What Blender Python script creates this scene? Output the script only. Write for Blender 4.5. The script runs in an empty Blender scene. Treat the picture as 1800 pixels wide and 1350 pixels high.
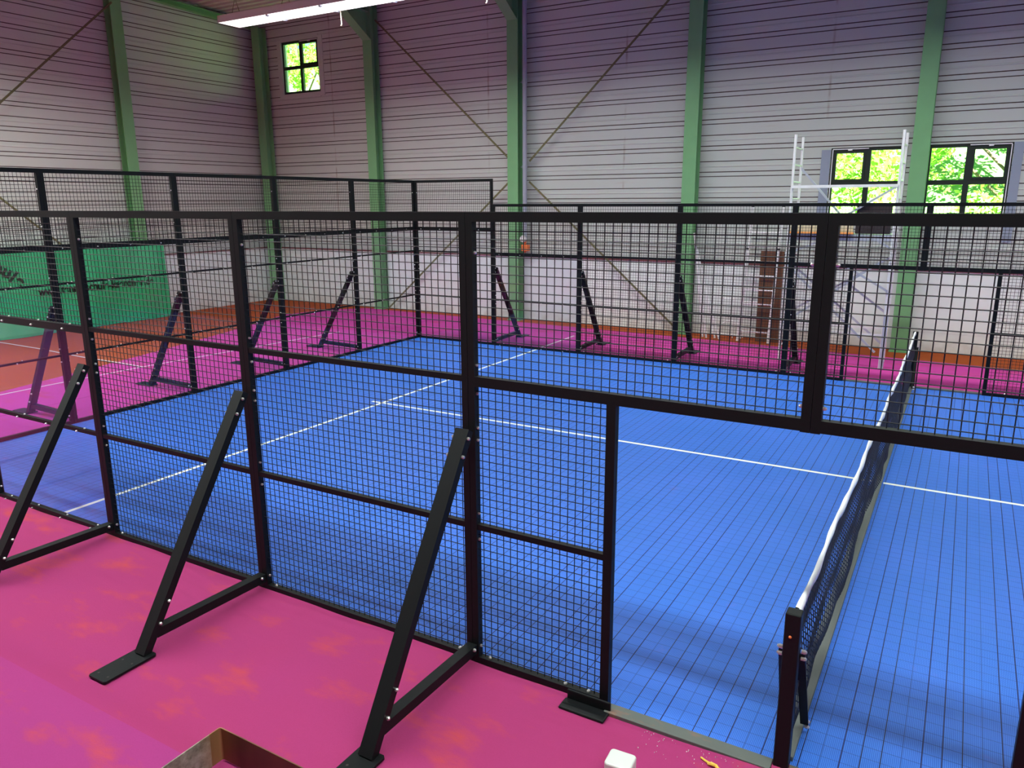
import bpy, bmesh, math, random
from mathutils import Vector, Matrix
random.seed(7)
C = bpy.context.scene.collection
PI = math.pi

# ------------------------------------------------------------------ camera
cam_d = bpy.data.cameras.new('camera'); cam = bpy.data.objects.new('camera', cam_d); C.objects.link(cam)
cam.location = (0.562, -3.860, 3.018)
cam.rotation_mode = 'XYZ'
cam.rotation_euler = (math.radians(76.58), math.radians(0.30), math.radians(30.30))
cam_d.sensor_fit = 'HORIZONTAL'; cam_d.sensor_width = 36.0
cam_d.lens = 1350.0 / 1800.0 * 36.0
cam_d.clip_end = 200
bpy.context.scene.camera = cam
vs = bpy.context.scene.view_settings
vs.view_transform = 'Standard'; vs.look = 'None'; vs.gamma = 1.0; vs.use_curve_mapping = False
vs.exposure = 0.0
cy = bpy.context.scene.cycles
cy.max_bounces = 10; cy.diffuse_bounces = 6; cy.glossy_bounces = 4; cy.transparent_max_bounces = 24
cy.transmission_bounces = 6; cy.sample_clamp_indirect = 6.0
cy.use_denoising = True

# ------------------------------------------------------------------ sky and sun (outside the hall)
w = bpy.data.worlds.new('sky'); bpy.context.scene.world = w; w.use_nodes = True
wn = w.node_tree.nodes; wl = w.node_tree.links
sky = wn.new('ShaderNodeTexSky'); sky.sky_type = 'HOSEK_WILKIE'; sky.turbidity = 3.0; sky.ground_albedo = 0.3
sky.sun_direction = Vector((0.25, -0.5, 0.85)).normalized()
bg = wn['Background']; wl.new(sky.outputs[0], bg.inputs[0]); bg.inputs[1].default_value = 7.0
sun_d = bpy.data.lights.new('sun', 'SUN'); sun_d.energy = 68.0; sun_d.angle = 0.01; sun_d.color = (1.0, 0.95, 0.82)
sun = bpy.data.objects.new('sun', sun_d); C.objects.link(sun); sun.location = (0, 0, 30)
sun.rotation_euler = Vector((-0.30, 0.55, -0.85)).to_track_quat('-Z', 'Y').to_euler()

# the long light banks of the hall and one added fill bank: the lamps themselves are area lights lying in the housings built further down
# each bank: centre of its row, its two ends, watts per metre; the first hangs in the picture, the second outside it, the third is added to brighten the end wall
BANKS = [((-14.2, 8.93), (9.8, 8.93), 40.0), ((-13.5, -1.45), (9.8, -1.45), 56.0), ((-15.3, -8.0), (-15.3, 4.8), 74.0)]
BANK_Z = 6.85
for (bx0, by0), (bx1, by1), wpm in BANKS:
    ld = bpy.data.lights.new('light_bank_lamp', 'AREA'); ld.shape = 'RECTANGLE'
    ld.size = math.hypot(bx1 - bx0, by1 - by0) - 0.1; ld.size_y = 0.44
    ld.energy = wpm * ld.size; ld.color = (0.91, 1.0, 0.92); ld.spread = math.radians(162)
    lo = bpy.data.objects.new('light_bank_lamp', ld); C.objects.link(lo)
    lo.location = ((bx0 + bx1) / 2, (by0 + by1) / 2, BANK_Z - 0.012); lo.rotation_euler = (0, 0, math.atan2(by1 - by0, bx1 - bx0))

# ------------------------------------------------------------------ materials
def lin(c):
    return tuple((x / 12.92 if x <= 0.04045 else ((x + 0.055) / 1.055) ** 2.4) for x in (v / 255 for v in c)) + (1.0,)

class NT:
    def __init__(s, name):
        s.m = bpy.data.materials.new(name); s.m.use_nodes = True
        s.n = s.m.node_tree.nodes; s.l = s.m.node_tree.links; s.b = s.n['Principled BSDF']
    def new(s, t, **k):
        x = s.n.new(t)
        for a, v in k.items(): setattr(x, a, v)
        return x
    def put(s, sock, v):
        if hasattr(v, 'is_linked') or hasattr(v, 'links'): s.l.new(v, sock)
        else: sock.default_value = v
    def math(s, op, a, b=0.0, c=0.0):
        x = s.new('ShaderNodeMath', operation=op)
        s.put(x.inputs[0], a); s.put(x.inputs[1], b); s.put(x.inputs[2], c)
        return x.outputs[0]
    def mix(s, f, a, b):
        x = s.new('ShaderNodeMix', data_type='RGBA')
        s.put(x.inputs[0], f); s.put(x.inputs[6], a); s.put(x.inputs[7], b)
        return x.outputs[2]
    def coord(s, kind='Object', scale=(1, 1, 1)):
        t = s.new('ShaderNodeTexCoord'); mp = s.new('ShaderNodeMapping'); mp.inputs['Scale'].default_value = scale
        s.l.new(t.outputs[kind], mp.inputs[0]); return mp.outputs[0]
    def noise(s, co, sc, detail=3.0, rough=0.55):
        x = s.new('ShaderNodeTexNoise'); s.l.new(co, x.inputs['Vector'])
        x.inputs['Scale'].default_value = sc; x.inputs['Detail'].default_value = detail; x.inputs['Roughness'].default_value = rough
        return x.outputs['Fac']
    def ramp(s, f, lo, hi):
        x = s.new('ShaderNodeMapRange'); s.put(x.inputs[0], f)
        x.inputs[1].default_value = lo; x.inputs[2].default_value = hi
        return x.outputs[0]
    def sep(s, co):
        x = s.new('ShaderNodeSeparateXYZ'); s.l.new(co, x.inputs[0]); return x.outputs
    def line(s, v, period, width, offset=0.0):
        t = s.math('FRACT', s.math('DIVIDE', s.math('ADD', v, offset), period))
        d = s.math('ABSOLUTE', s.math('SUBTRACT', t, 0.5))
        return s.math('GREATER_THAN', d, 0.5 - width / period / 2)
    def bump(s, h, strength, dist=0.01):
        x = s.new('ShaderNodeBump'); x.inputs['Strength'].default_value = strength; x.inputs['Distance'].default_value = dist
        s.l.new(h, x.inputs['Height']); s.l.new(x.outputs[0], s.b.inputs['Normal'])
    def base(s, v): s.put(s.b.inputs['Base Color'], v)

def simple(name, col, rough=0.5, metal=0.0, var=0.12, scale=6.0, spec=0.5):
    t = NT(name); co = t.coord()
    f = t.noise(co, scale, 4)
    dark = tuple(c * (1 - var) for c in col[:3]) + (1,); light = tuple(min(1, c * (1 + var)) for c in col[:3]) + (1,)
    t.base(t.mix(f, dark, light)); t.b.inputs['Roughness'].default_value = rough; t.b.inputs['Metallic'].default_value = metal
    t.b.inputs['Specular IOR Level'].default_value = spec
    return t.m

M = {}
M['black'] = simple('black_powder_coat', (0.005, 0.006, 0.007), 0.5, 0, 0.15, 30, 0.2)
M['wire'] = simple('black_wire', (0.006, 0.006, 0.010), 0.5, 0, 0.1, 20, 0.3)
M['bolt'] = simple('zinc_bolt', (0.75, 0.75, 0.72), 0.3, 0.9, 0.1, 50)
M['green'] = simple('green_paint', (0.18, 0.42, 0.19), 0.55, 0, 0.10, 3)
M['rodgreen'] = simple('dull_brace_paint', (0.15, 0.14, 0.06), 0.6, 0, 0.2, 5)
M['pipe'] = simple('grey_pipe', (0.36, 0.38, 0.46), 0.5, 0, 0.08, 3)
M['winframe'] = simple('dark_window_frame', (0.012, 0.022, 0.016), 0.4, 0, 0.1, 8)
M['surround'] = simple('blue_grey_panel', (0.28, 0.32, 0.42), 0.6, 0, 0.06, 4)
M['alu'] = simple('aluminium', (0.86, 0.86, 0.88), 0.42, 0.2, 0.1, 12)
M['platform'] = simple('platform_metal', (0.50, 0.52, 0.62), 0.45, 0.3, 0.08, 10)
M['beige'] = simple('beige_board', (0.62, 0.54, 0.36), 0.7, 0, 0.08, 3)
M['orange'] = simple('orange_edge', (0.85, 0.32, 0.08), 0.5, 0, 0.05, 3)
M['darkboard'] = simple('dark_hatch', (0.028, 0.016, 0.018), 0.6, 0, 0.15, 3)
M['redtrim'] = simple('red_brown_flashing', (0.16, 0.045, 0.05), 0.6, 0, 0.15, 3)
M['whiteplastic'] = simple('white_plastic', (0.60, 0.64, 0.60), 0.35, 0, 0.03, 3)
M['yellow'] = simple('yellow_scrap', (0.75, 0.50, 0.08), 0.6, 0, 0.2, 40)
M['orangevalve'] = simple('orange_valve', (0.80, 0.20, 0.05), 0.5)
M['linewhite'] = simple('line_paint', (0.88, 0.90, 0.82), 0.55, 0, 0.03, 8)
M['oldline'] = simple('old_line_tape', (0.75, 0.70, 0.72), 0.7, 0, 0.15, 3)
M['netband'] = simple('net_band_cloth', (0.88, 0.90, 0.90), 0.8, 0, 0.05, 20)
M['net'] = simple('net_cord', (0.012, 0.013, 0.025), 0.6, 0, 0.2, 30)
M['barmetal'] = simple('grey_floor_bar', (0.115, 0.13, 0.125), 0.5, 0.1, 0.15, 6)
def mk_thr():
    t = NT('threshold_metal'); co = t.coord()
    a = t.mix(t.noise(co, 5, 4), (0.070, 0.082, 0.076, 1), (0.105, 0.118, 0.108, 1))
    t.base(t.mix(t.math('MULTIPLY', t.ramp(t.noise(t.coord(scale=(1, 3, 1)), 5.0, 4, 0.6), 0.56, 0.72), 0.7), a, (0.26, 0.10, 0.05, 1)))
    t.b.inputs['Roughness'].default_value = 0.5; return t.m
M['threshold'] = mk_thr()
M['deck'] = simple('roof_deck', (0.48, 0.42, 0.40), 0.6, 0, 0.08, 3)
M['housing'] = simple('lamp_housing', (0.62, 0.55, 0.50), 0.5, 0, 0.05, 3)
M['letter'] = simple('banner_ink', (0.008, 0.02, 0.012), 0.8, 0, 0.1, 3)
M['trunk'] = simple('bark', (0.12, 0.09, 0.06), 0.9, 0, 0.3, 6)
M['cord'] = simple('pull_cord', (0.8, 0.7, 0.55), 0.7, 0, 0.05, 3)
M['gauge'] = simple('gauge_face', (0.7, 0.7, 0.68), 0.3)

def mk_court():
    t = NT('blue_court_tiles'); co = t.coord(); x, y, z = t.sep(co)
    lx = t.line(x, 0.0975, 0.0058, 0.02); ly = t.line(y, 0.1035, 0.0042, 0.03)
    lx4 = t.line(x, 0.39, 0.09, 0.20)                    # every fourth seam is a closed, faint one
    lxs = t.math('MULTIPLY', lx, t.math('SUBTRACT', 1.0, t.math('MULTIPLY', lx4, 0.6)))
    lines = t.math('MAXIMUM', lxs, t.math('MULTIPLY', ly, 0.6))
    # small raised woven texture inside every tile
    rot = t.new('ShaderNodeMapping'); rot.inputs['Rotation'].default_value = (0, 0, PI / 4); t.l.new(co, rot.inputs[0])
    rx, ry, _ = t.sep(rot.outputs[0])
    k = 2 * PI / 0.0135
    pat = t.math('MULTIPLY', t.math('SINE', t.math('MULTIPLY', rx, k)), t.math('SINE', t.math('MULTIPLY', ry, k)))
    big = t.noise(co, 0.9, 3); sp = t.noise(co, 2.3, 4, 0.6)
    c1 = t.mix(t.ramp(pat, -0.1, 0.8), lin((26, 90, 194)), lin((80, 146, 242)))
    c2 = t.mix(t.math('MULTIPLY', t.ramp(big, 0.4, 0.75), 0.35), c1, lin((78, 122, 236)))
    c3 = t.mix(t.math('MULTIPLY', t.ramp(sp, 0.66, 0.80), 0.35), c2, lin((150, 105, 190)))
    t.base(t.mix(lines, c3, lin((2, 12, 76))))
    t.b.inputs['Roughness'].default_value = 0.5; t.b.inputs['Specular IOR Level'].default_value = 0.35
    t.bump(pat, 0.25, 0.002)
    return t.m
M['court'] = mk_court()

def mk_carpet(name, c0, c1, seam=True):
    t = NT(name); co = t.coord(); x, y, z = t.sep(co)
    fine = t.noise(co, 140, 2); broad = t.noise(co, 0.8, 4); st = t.noise(t.coord(scale=(1.0, 2.2, 1)), 1.6, 5, 0.6)
    a = t.mix(broad, c0, c1)
    a = t.mix(t.math('MULTIPLY', t.ramp(fine, 0.3, 0.8), 0.16), a, tuple(v * 0.55 for v in c0[:3]) + (1,))
    a = t.mix(t.math('MULTIPLY', t.ramp(st, 0.54, 0.76), 0.7), a, lin((186, 72, 44)))
    if seam:
        d1 = t.math('LESS_THAN', t.math('ABSOLUTE', t.math('ADD', x, 11.35)), 0.008)
        d2 = t.math('LESS_THAN', t.math('ABSOLUTE', t.math('SUBTRACT', y, 11.55)), 0.008)
        a = t.mix(t.math('MULTIPLY', t.math('MAXIMUM', d1, d2), 0.7), a, lin((110, 15, 70)))
    t.base(a); t.b.inputs['Roughness'].default_value = 0.95; t.b.inputs['Specular IOR Level'].default_value = 0.15
    t.bump(fine, 0.3, 0.003)
    return t.m
M['carpet'] = mk_carpet('pink_carpet', lin((160, 52, 98)), lin((154, 52, 112)))
M['carpet2'] = mk_carpet('purple_pink_carpet', lin((154, 54, 122)), lin((160, 54, 114)), False)
M['carpet3'] = mk_carpet('pink_carpet_reflection_tint', lin((200, 68, 158)), lin((192, 64, 148)))  # far strip of the pink carpet, purple cast of reflections mixed into its colour

def mk_clay():
    t = NT('orange_clay'); co = t.coord()
    a = t.mix(t.noise(co, 1.2, 5), lin((160, 74, 34)), lin((174, 87, 46)))
    a = t.mix(t.math('MULTIPLY', t.ramp(t.noise(co, 60, 3), 0.45, 0.7), 0.3), a, lin((170, 75, 45)))
    t.base(a); t.b.inputs['Roughness'].default_value = 0.95; t.b.inputs['Specular IOR Level'].default_value = 0.1
    return t.m
M['clay'] = mk_clay()

def mk_clad():
    t = NT('metal_cladding'); co = t.coord(); x, y, z = t.sep(co)
    n1 = t.noise(t.coord(scale=(1, 1, 14)), 0.8, 5, 0.65); n2 = t.noise(co, 0.5, 3)
    a = t.mix(n2, (0.51, 0.54, 0.51, 1), (0.58, 0.61, 0.58, 1))
    a = t.mix(t.math('MULTIPLY', t.ramp(n1, 0.60, 0.80), 0.45), a, (0.42, 0.31, 0.23, 1))
    for sx in (-6.62, -10.35, -15.6, -2.2):                        # rusty sheet joints
        wob = t.math('MULTIPLY', t.math('SUBTRACT', t.noise(co, 1.5, 3), 0.5), 0.03)
        d = t.math('ABSOLUTE', t.math('ADD', t.math('SUBTRACT', x, sx), wob))
        m = t.math('MULTIPLY', t.ramp(d, 0.035, 0.004), t.ramp(t.noise(co, 1.7, 4), 0.42, 0.62))
        a = t.mix(t.math('MULTIPLY', m, 0.55), a, (0.20, 0.09, 0.05, 1))
    t.base(a); t.b.inputs['Roughness'].default_value = 0.55; t.b.inputs['Specular IOR Level'].default_value = 0.4
    return t.m
M['clad'] = mk_clad()
M['groove'] = simple('cladding_joint', (0.07, 0.035, 0.032), 0.8, 0, 0.5, 1.2)

def mk_conc():
    t = NT('white_concrete'); co = t.coord(); x, y, z = t.sep(co)
    a = t.mix(t.noise(co, 1.3, 5), (0.80, 0.85, 0.85, 1), (0.88, 0.93, 0.93, 1))
    stain = t.math('MULTIPLY', t.ramp(z, 0.45, 0.0), t.ramp(t.noise(co, 2.5, 5), 0.35, 0.7))
    a = t.mix(t.math('MULTIPLY', stain, 0.6), a, (0.36, 0.24, 0.15, 1))
    gr = t.line(z, 0.5, 0.006, 0.12)
    a = t.mix(t.math('MULTIPLY', gr, 0.25), a, (0.3, 0.3, 0.3, 1))
    t.base(a); t.b.inputs['Roughness'].default_value = 0.8
    return t.m
M['concrete'] = mk_conc()

def mk_glass(name, tint, fac_lo, rough):
    m = bpy.data.materials.new(name); m.use_nodes = True; n = m.node_tree.nodes; l = m.node_tree.links
    n.remove(n['Principled BSDF']); out = n['Material Output']
    tr = n.new('ShaderNodeBsdfTransparent'); tr.inputs[0].default_value = tint
    gl = n.new('ShaderNodeBsdfGlossy'); gl.inputs['Roughness'].default_value = rough; gl.inputs['Color'].default_value = (1, 1, 1, 1)
    fc = n.new('ShaderNodeLayerWeight'); fc.inputs['Blend'].default_value = 0.5
    pw = n.new('ShaderNodeMath'); pw.operation = 'POWER'; l.new(fc.outputs['Facing'], pw.inputs[0]); pw.inputs[1].default_value = 5.0
    lw = n.new('ShaderNodeMath'); lw.operation = 'MULTIPLY_ADD'; l.new(pw.outputs[0], lw.inputs[0]); lw.inputs[1].default_value = 0.55; lw.inputs[2].default_value = 0.02
    tc = n.new('ShaderNodeTexCoord'); ns = n.new('ShaderNodeTexNoise'); ns.inputs['Scale'].default_value = 2.0
    l.new(tc.outputs['Object'], ns.inputs['Vector'])
    mm = n.new('ShaderNodeMath'); mm.operation = 'MULTIPLY_ADD'; l.new(ns.outputs['Fac'], mm.inputs[0]); mm.inputs[1].default_value = fac_lo; l.new(lw.outputs[0], mm.inputs[2])
    mx = n.new('ShaderNodeMixShader'); l.new(mm.outputs[0], mx.inputs[0]); l.new(tr.outputs[0], mx.inputs[1]); l.new(gl.outputs[0], mx.inputs[2])
    l.new(mx.outputs[0], out.inputs[0]); return m
M['glass'] = mk_glass('safety_glass', (0.90, 0.92, 0.955, 1), 0.02, 0.03)
M['pane'] = mk_glass('window_glass', (0.93, 0.98, 0.93, 1), 0.02, 0.02)

def mk_leaf():
    m = bpy.data.materials.new('leaf'); m.use_nodes = True; n = m.node_tree.nodes; l = m.node_tree.links
    n.remove(n['Principled BSDF']); out = n['Material Output']
    tc = n.new('ShaderNodeTexCoord'); ns = n.new('ShaderNodeTexNoise'); ns.inputs['Scale'].default_value = 1.2; l.new(tc.outputs['Object'], ns.inputs['Vector'])
    cr = n.new('ShaderNodeMix'); cr.data_type = 'RGBA'; l.new(ns.outputs['Fac'], cr.inputs[0])
    cr.inputs[6].default_value = (0.17, 0.38, 0.07, 1); cr.inputs[7].default_value = (0.42, 0.58, 0.11, 1)
    d = n.new('ShaderNodeBsdfDiffuse'); tr = n.new('ShaderNodeBsdfTranslucent'); l.new(cr.outputs[2], d.inputs[0]); l.new(cr.outputs[2], tr.inputs[0])
    mx = n.new('ShaderNodeMixShader'); mx.inputs[0].default_value = 0.45; l.new(d.outputs[0], mx.inputs[1]); l.new(tr.outputs[0], mx.inputs[2])
    l.new(mx.outputs[0], out.inputs[0]); return m
M['leaf'] = mk_leaf()
M['grass'] = simple('lawn', (0.15, 0.34, 0.11), 0.95, 0, 0.55, 1.2)

def mk_banner():
    t = NT('green_banner_cloth'); co = t.coord()
    a = t.mix(t.noise(co, 0.8, 4), (0.015, 0.36, 0.13, 1), (0.04, 0.58, 0.24, 1))
    t.base(a); t.b.inputs['Roughness'].default_value = 0.7
    return t.m
M['banner'] = mk_banner()

def mk_board():
    t = NT('brown_formwork_board'); co = t.coord()
    a = t.mix(t.noise(t.coord(scale=(3, 3, 1)), 2.0, 5, 0.7), (0.075, 0.026, 0.012, 1), (0.20, 0.08, 0.035, 1))
    t.base(a); t.b.inputs['Roughness'].default_value = 0.7
    return t.m
M['board'] = mk_board()

def mk_rusty():
    t = NT('galvanised_rusty_steel'); co = t.coord()
    n1 = t.noise(co, 14, 6, 0.7); n2 = t.noise(t.coord(scale=(1, 1, 0.3)), 3.5, 4, 0.6)
    a = t.mix(t.ramp(n1, 0.35, 0.7), (0.13, 0.13, 0.09, 1), (0.40, 0.40, 0.32, 1))
    x, y, z = t.sep(co)
    side = t.math('GREATER_THAN', t.math('ADD', y, t.math('MULTIPLY', n2, 0.05)), -0.045)
    b = t.mix(n2, (0.05, 0.024, 0.008, 1), (0.20, 0.105, 0.035, 1))
    a = t.mix(side, a, b)
    corner = t.ramp(t.math('ADD', t.math('ABSOLUTE', x), t.math('ABSOLUTE', y)), 0.16, 0.02)
    a = t.mix(t.math('MULTIPLY', corner, 0.8), a, (0.36, 0.20, 0.08, 1))
    t.base(a); t.b.inputs['Roughness'].default_value = 0.55; t.b.inputs['Metallic'].default_value = 0.25
    return t.m
M['rusty'] = mk_rusty()

def mk_lamp():
    m = bpy.data.materials.new('lit_louvre'); m.use_nodes = True; n = m.node_tree.nodes; l = m.node_tree.links
    b = n['Principled BSDF']; b.inputs['Base Color'].default_value = (0.9, 0.9, 0.9, 1)
    b.inputs['Emission Color'].default_value = (1, 0.99, 0.96, 1); b.inputs['Emission Strength'].default_value = 2.0
    return m
M['lamp'] = mk_lamp()

# ------------------------------------------------------------------ mesh helpers
class MB:
    def __init__(s): s.v = []; s.f = []; s.mi = []; s.cur = 0
    def mat(s, i): s.cur = i; return s
    def face(s, idx): s.f.append(idx); s.mi.append(s.cur)
    def box(s, x0, x1, y0, y1, z0, z1):
        b = len(s.v)
        s.v += [(x0, y0, z0), (x1, y0, z0), (x1, y1, z0), (x0, y1, z0), (x0, y0, z1), (x1, y0, z1), (x1, y1, z1), (x0, y1, z1)]
        for q in ((3, 2, 1, 0), (4, 5, 6, 7), (0, 1, 5, 4), (1, 2, 6, 5), (2, 3, 7, 6), (3, 0, 4, 7)): s.face([b + i for i in q])
        return s
    def _fr(s, p0, p1, up):
        p0 = Vector(p0); p1 = Vector(p1); d = (p1 - p0).normalized(); up = Vector(up)
        if abs(d.dot(up)) > 0.99: up = Vector((1, 0, 0)) if abs(d.x) < 0.9 else Vector((0, 1, 0))
        a = d.cross(up).normalized(); b = a.cross(d).normalized(); return p0, p1, a, b
    def bar(s, p0, p1, w, h, up=(0, 0, 1)):
        p0, p1, a, b = s._fr(p0, p1, up); k = len(s.v)
        for p in (p0, p1):
            for i, j in ((-1, -1), (1, -1), (1, 1), (-1, 1)): s.v.append(tuple(p + a * (i * w / 2) + b * (j * h / 2)))
        for q in ((0, 1, 2, 3), (7, 6, 5, 4), (0, 4, 5, 1), (1, 5, 6, 2), (2, 6, 7, 3), (3, 7, 4, 0)): s.face([k + i for i in q])
        return s
    def tube(s, p0, p1, r, n=8, caps=True):
        p0, p1, a, b = s._fr(p0, p1, (0, 0, 1)); k = len(s.v)
        for p in (p0, p1):
            for i in range(n):
                t = 2 * PI * i / n; s.v.append(tuple(p + a * (r * math.cos(t)) + b * (r * math.sin(t))))
        for i in range(n): j = (i + 1) % n; s.face([k + i, k + j, k + n + j, k + n + i])
        if caps: s.face([k + i for i in range(n)][::-1]); s.face([k + n + i for i in range(n)])
        return s
    def path(s, pts, r, n=6, close=False):
        P = [Vector(p) for p in pts]; k0 = len(s.v); m = len(P)
        for i, p in enumerate(P):
            d = (P[min(i + 1, m - 1)] - P[max(i - 1, 0)]).normalized(); up = Vector((0, 0, 1))
            if abs(d.dot(up)) > 0.97: up = Vector((1, 0, 0))
            a = d.cross(up).normalized(); b = a.cross(d).normalized()
            for q in range(n):
                t = 2 * PI * q / n; s.v.append(tuple(p + a * (r * math.cos(t)) + b * (r * math.sin(t))))
        for i in range(m - 1):
            for q in range(n):
                j = (q + 1) % n; s.face([k0 + i * n + q, k0 + i * n + j, k0 + (i + 1) * n + j, k0 + (i + 1) * n + q])
        s.face([k0 + q for q in range(n)][::-1]); s.face([k0 + (m - 1) * n + q for q in range(n)])
        return s
    def dome(s, c, ax, r, h):                       # a bolt head: short dome-topped button along ax
        c = Vector(c); ax = Vector(ax).normalized(); n = 8
        p0, p1, a, b = s._fr(c, c + ax, (0, 0, 1)); k = len(s.v)
        for (hh, rr) in ((0, 1), (0.55, 1), (0.9, 0.6)):
            for i in range(n):
                t = 2 * PI * i / n; s.v.append(tuple(c + ax * (h * hh) + a * (r * rr * math.cos(t)) + b * (r * rr * math.sin(t))))
        s.v.append(tuple(c + ax * h))
        for L in range(2):
            for i in range(n): j = (i + 1) % n; s.face([k + L * n + i, k + L * n + j, k + (L + 1) * n + j, k + (L + 1) * n + i])
        for i in range(n): s.face([k + 2 * n + i, k + 2 * n + (i + 1) % n, k + 3 * n])
        return s
    def mesh(s, name, mats):
        me = bpy.data.meshes.new(name); me.from_pydata(s.v, [], s.f)
        for m in mats: me.materials.append(M[m])
        me.polygons.foreach_set('material_index', s.mi); me.update()
        bm = bmesh.new(); bm.from_mesh(me); bmesh.ops.recalc_face_normals(bm, faces=bm.faces); bm.to_mesh(me); bm.free()
        return me

def link(name, me, parent=None, loc=None, rot=None):
    o = bpy.data.objects.new(name, me); C.objects.link(o)
    if parent: o.parent = parent
    if loc: o.location = loc
    if rot is not None: o.rotation_euler = (0, 0, rot)
    return o
def obj(name, mb, mats, parent=None, **k):
    if isinstance(mats, str): mats = [mats]
    return link(name, mb.mesh(name, mats), parent, **k)
def empty(name, loc, rot=0.0):
    o = bpy.data.objects.new(name, None); C.objects.link(o); o.location = loc; o.rotation_euler = (0, 0, rot)
    o.empty_display_size = 0.1; return o
def tag(o, label, cat, group=None):
    o['label'] = label; o['category'] = cat
    if group: o['group'] = group
    return o
def struct(o, label=None):
    o['kind'] = 'structure'
    if label: o['label'] = label
    return o
def bevel(o, wd, seg=2):
    m = o.modifiers.new('bevel', 'BEVEL'); m.width = wd; m.segments = seg; m.limit_method = 'ANGLE'
    return o

# ------------------------------------------------------------------ hall shell
FW, LW, RW, NW = 13.65, -18.55, 12.0, -12.5
WB = 1.61                     # top of the white concrete base wall
def roof_z(y): return 8.22 + 0.045 * (FW - y) if y > 0.5 else 8.22 + 0.045 * (FW - 0.5) - 0.045 * (0.5 - y)

# floor of orange clay
m = MB(); m.box(LW - 0.4, RW + 0.4, NW - 0.4, FW + 0.4, -0.30, -0.014)
struct(obj('floor', m, 'clay'))

# cladding: horizontal liner trays with narrow joints and one rib each
def clad_profile(z0, z1):
    pts = []; P = 0.555; k = math.floor((z0 - WB) / P) - 1
    while WB + k * P < z1:
        b = WB + k * P
        for dz, dp, mi in ((0.0, 0, 0), (0.002, 0.014, 1), (0.016, 0.014, 1), (0.018, 0, 1), (0.233, 0, 0), (0.235, 0.012, 1), (0.248, 0.012, 1), (0.250, 0, 1),
                       (0.328, 0, 0), (0.330, 0.012, 1), (0.345, 0.012, 1), (0.347, 0, 1), (0.440, 0, 0), (0.452, -0.010, 0), (0.462, -0.010, 0), (0.485, 0, 0)):
            pts.append((b + dz, dp, mi))
        k += 1
    out = [p for p in pts if z0 < p[0] < z1]
    return [(z0, 0, 0)] + out + [(z1, 0, 0)]
def clad(mb, u0, u1, z0, z1, f):
    pr = clad_profile(z0, z1)
    for (za, da, ma), (zb, db, mb_) in zip(pr, pr[1:]):
        k = len(mb.v); mb.v += [f(u0, da, za), f(u1, da, za), f(u1, db, zb), f(u0, db, zb)]
        mb.mat(1 if mb_ == 1 else 0).face([k, k + 1, k + 2, k + 3])
WIN = {1: (-17.50, -16.03, 6.12, 7.56), 2: (-2.07, -0.66, 2.61, 4.03), 3: (-0.31, 1.10, 2.61, 4.03)}
far = lambda u, d, z: (u, FW + d, z)
m = MB()
top = 8.6
xs = [(LW, -17.50, None), (-17.50, -16.03, 1), (-16.03, -2.07, None), (-2.07, -0.66, 2), (-0.66, -0.31, None), (-0.31, 1.10, 3), (1.10, RW, None)]
for a, b, wn_ in xs:
    if wn_ is None: clad(m, a, b, WB, top, far)
    else:
        z0, z1 = WIN[wn_][2:]; clad(m, a, b, WB, z0, far); clad(m, a, b, z1, top, far)
m.mat(0)
def ring(mb, x0, x1, z0, z1, y0, y1):      # reveal of a window opening
    k = len(mb.v); mb.v += [(x0, y0, z0), (x1, y0, z0), (x1, y0, z1), (x0, y0, z1), (x0, y1, z0), (x1, y1, z0), (x1, y1, z1), (x0, y1, z1)]
    for i in range(4): j = (i + 1) % 4; mb.face([k + i, k + j, k + 4 + j, k + 4 + i])
for q in WIN.values(): ring(m, q[0], q[1], q[2], q[3], FW, FW + 0.22)
wf = struct(obj('wall_far', m, ['clad', 'groove']))
m = MB(); clad(m, NW, FW, WB, 8.95, lambda u, d, z: (LW - d, u, z)); struct(obj('wall_left', m, ['clad', 'groove']))
m = MB(); clad(m, NW, FW, WB, 8.95, lambda u, d, z: (RW + d, u, z)); struct(obj('wall_right', m, ['clad', 'groove']))
m = MB(); clad(m, LW, RW, WB, 8.6, lambda u, d, z: (u, NW - d, z)); struct(obj('wall_near', m, ['clad', 'groove']))
# concrete base walls and their red-brown flashings
m = MB(); m.box(LW - 0.2, RW + 0.2, FW - 0.05, FW + 0.2, -0.2, WB); struct(obj('wall_far_base', m, 'concrete'))
m = MB(); m.box(LW - 0.2, LW + 0.05, NW, FW - 0.05, -0.2, WB); struct(obj('wall_left_base', m, 'concrete'))
m = MB(); m.box(RW - 0.05, RW + 0.2, NW, FW - 0.05, -0.2, WB); struct(obj('wall_right_base', m, 'concrete'))
m = MB(); m.box(LW - 0.2, RW + 0.2, NW - 0.2, NW, -0.2, WB); struct(obj('wall_near_base', m, 'concrete'))
m = MB(); m.box(LW + 0.05, RW, FW - 0.075, FW, WB, WB + 0.035); struct(obj('trim_1', m, 'redtrim'))
m = MB(); m.box(LW, LW + 0.075, NW, FW - 0.075, WB, WB + 0.035); struct(obj('trim_2', m, 'redtrim'))

# ceiling: trapezoidal roof deck, ribs along the hall
m = MB(); ys = []; y = NW - 0.3
while y < FW + 0.3:
    for dy, dz in ((0, 0), (0.11, 0), (0.14, 0.05), (0.22, 0.05)): ys.append((y + dy, dz))
    y += 0.25
for (ya, da), (yb, db) in zip(ys, ys[1:]):
    k = len(m.v); m.v += [(LW - 0.3, ya, roof_z(ya) + da), (RW + 0.3, ya, roof_z(ya) + da), (RW + 0.3, yb, roof_z(yb) + db), (LW - 0.3, yb, roof_z(yb) + db)]
    m.face([k, k + 1, k + 2, k + 3])
struct(obj('ceiling', m, 'deck'))

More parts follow.
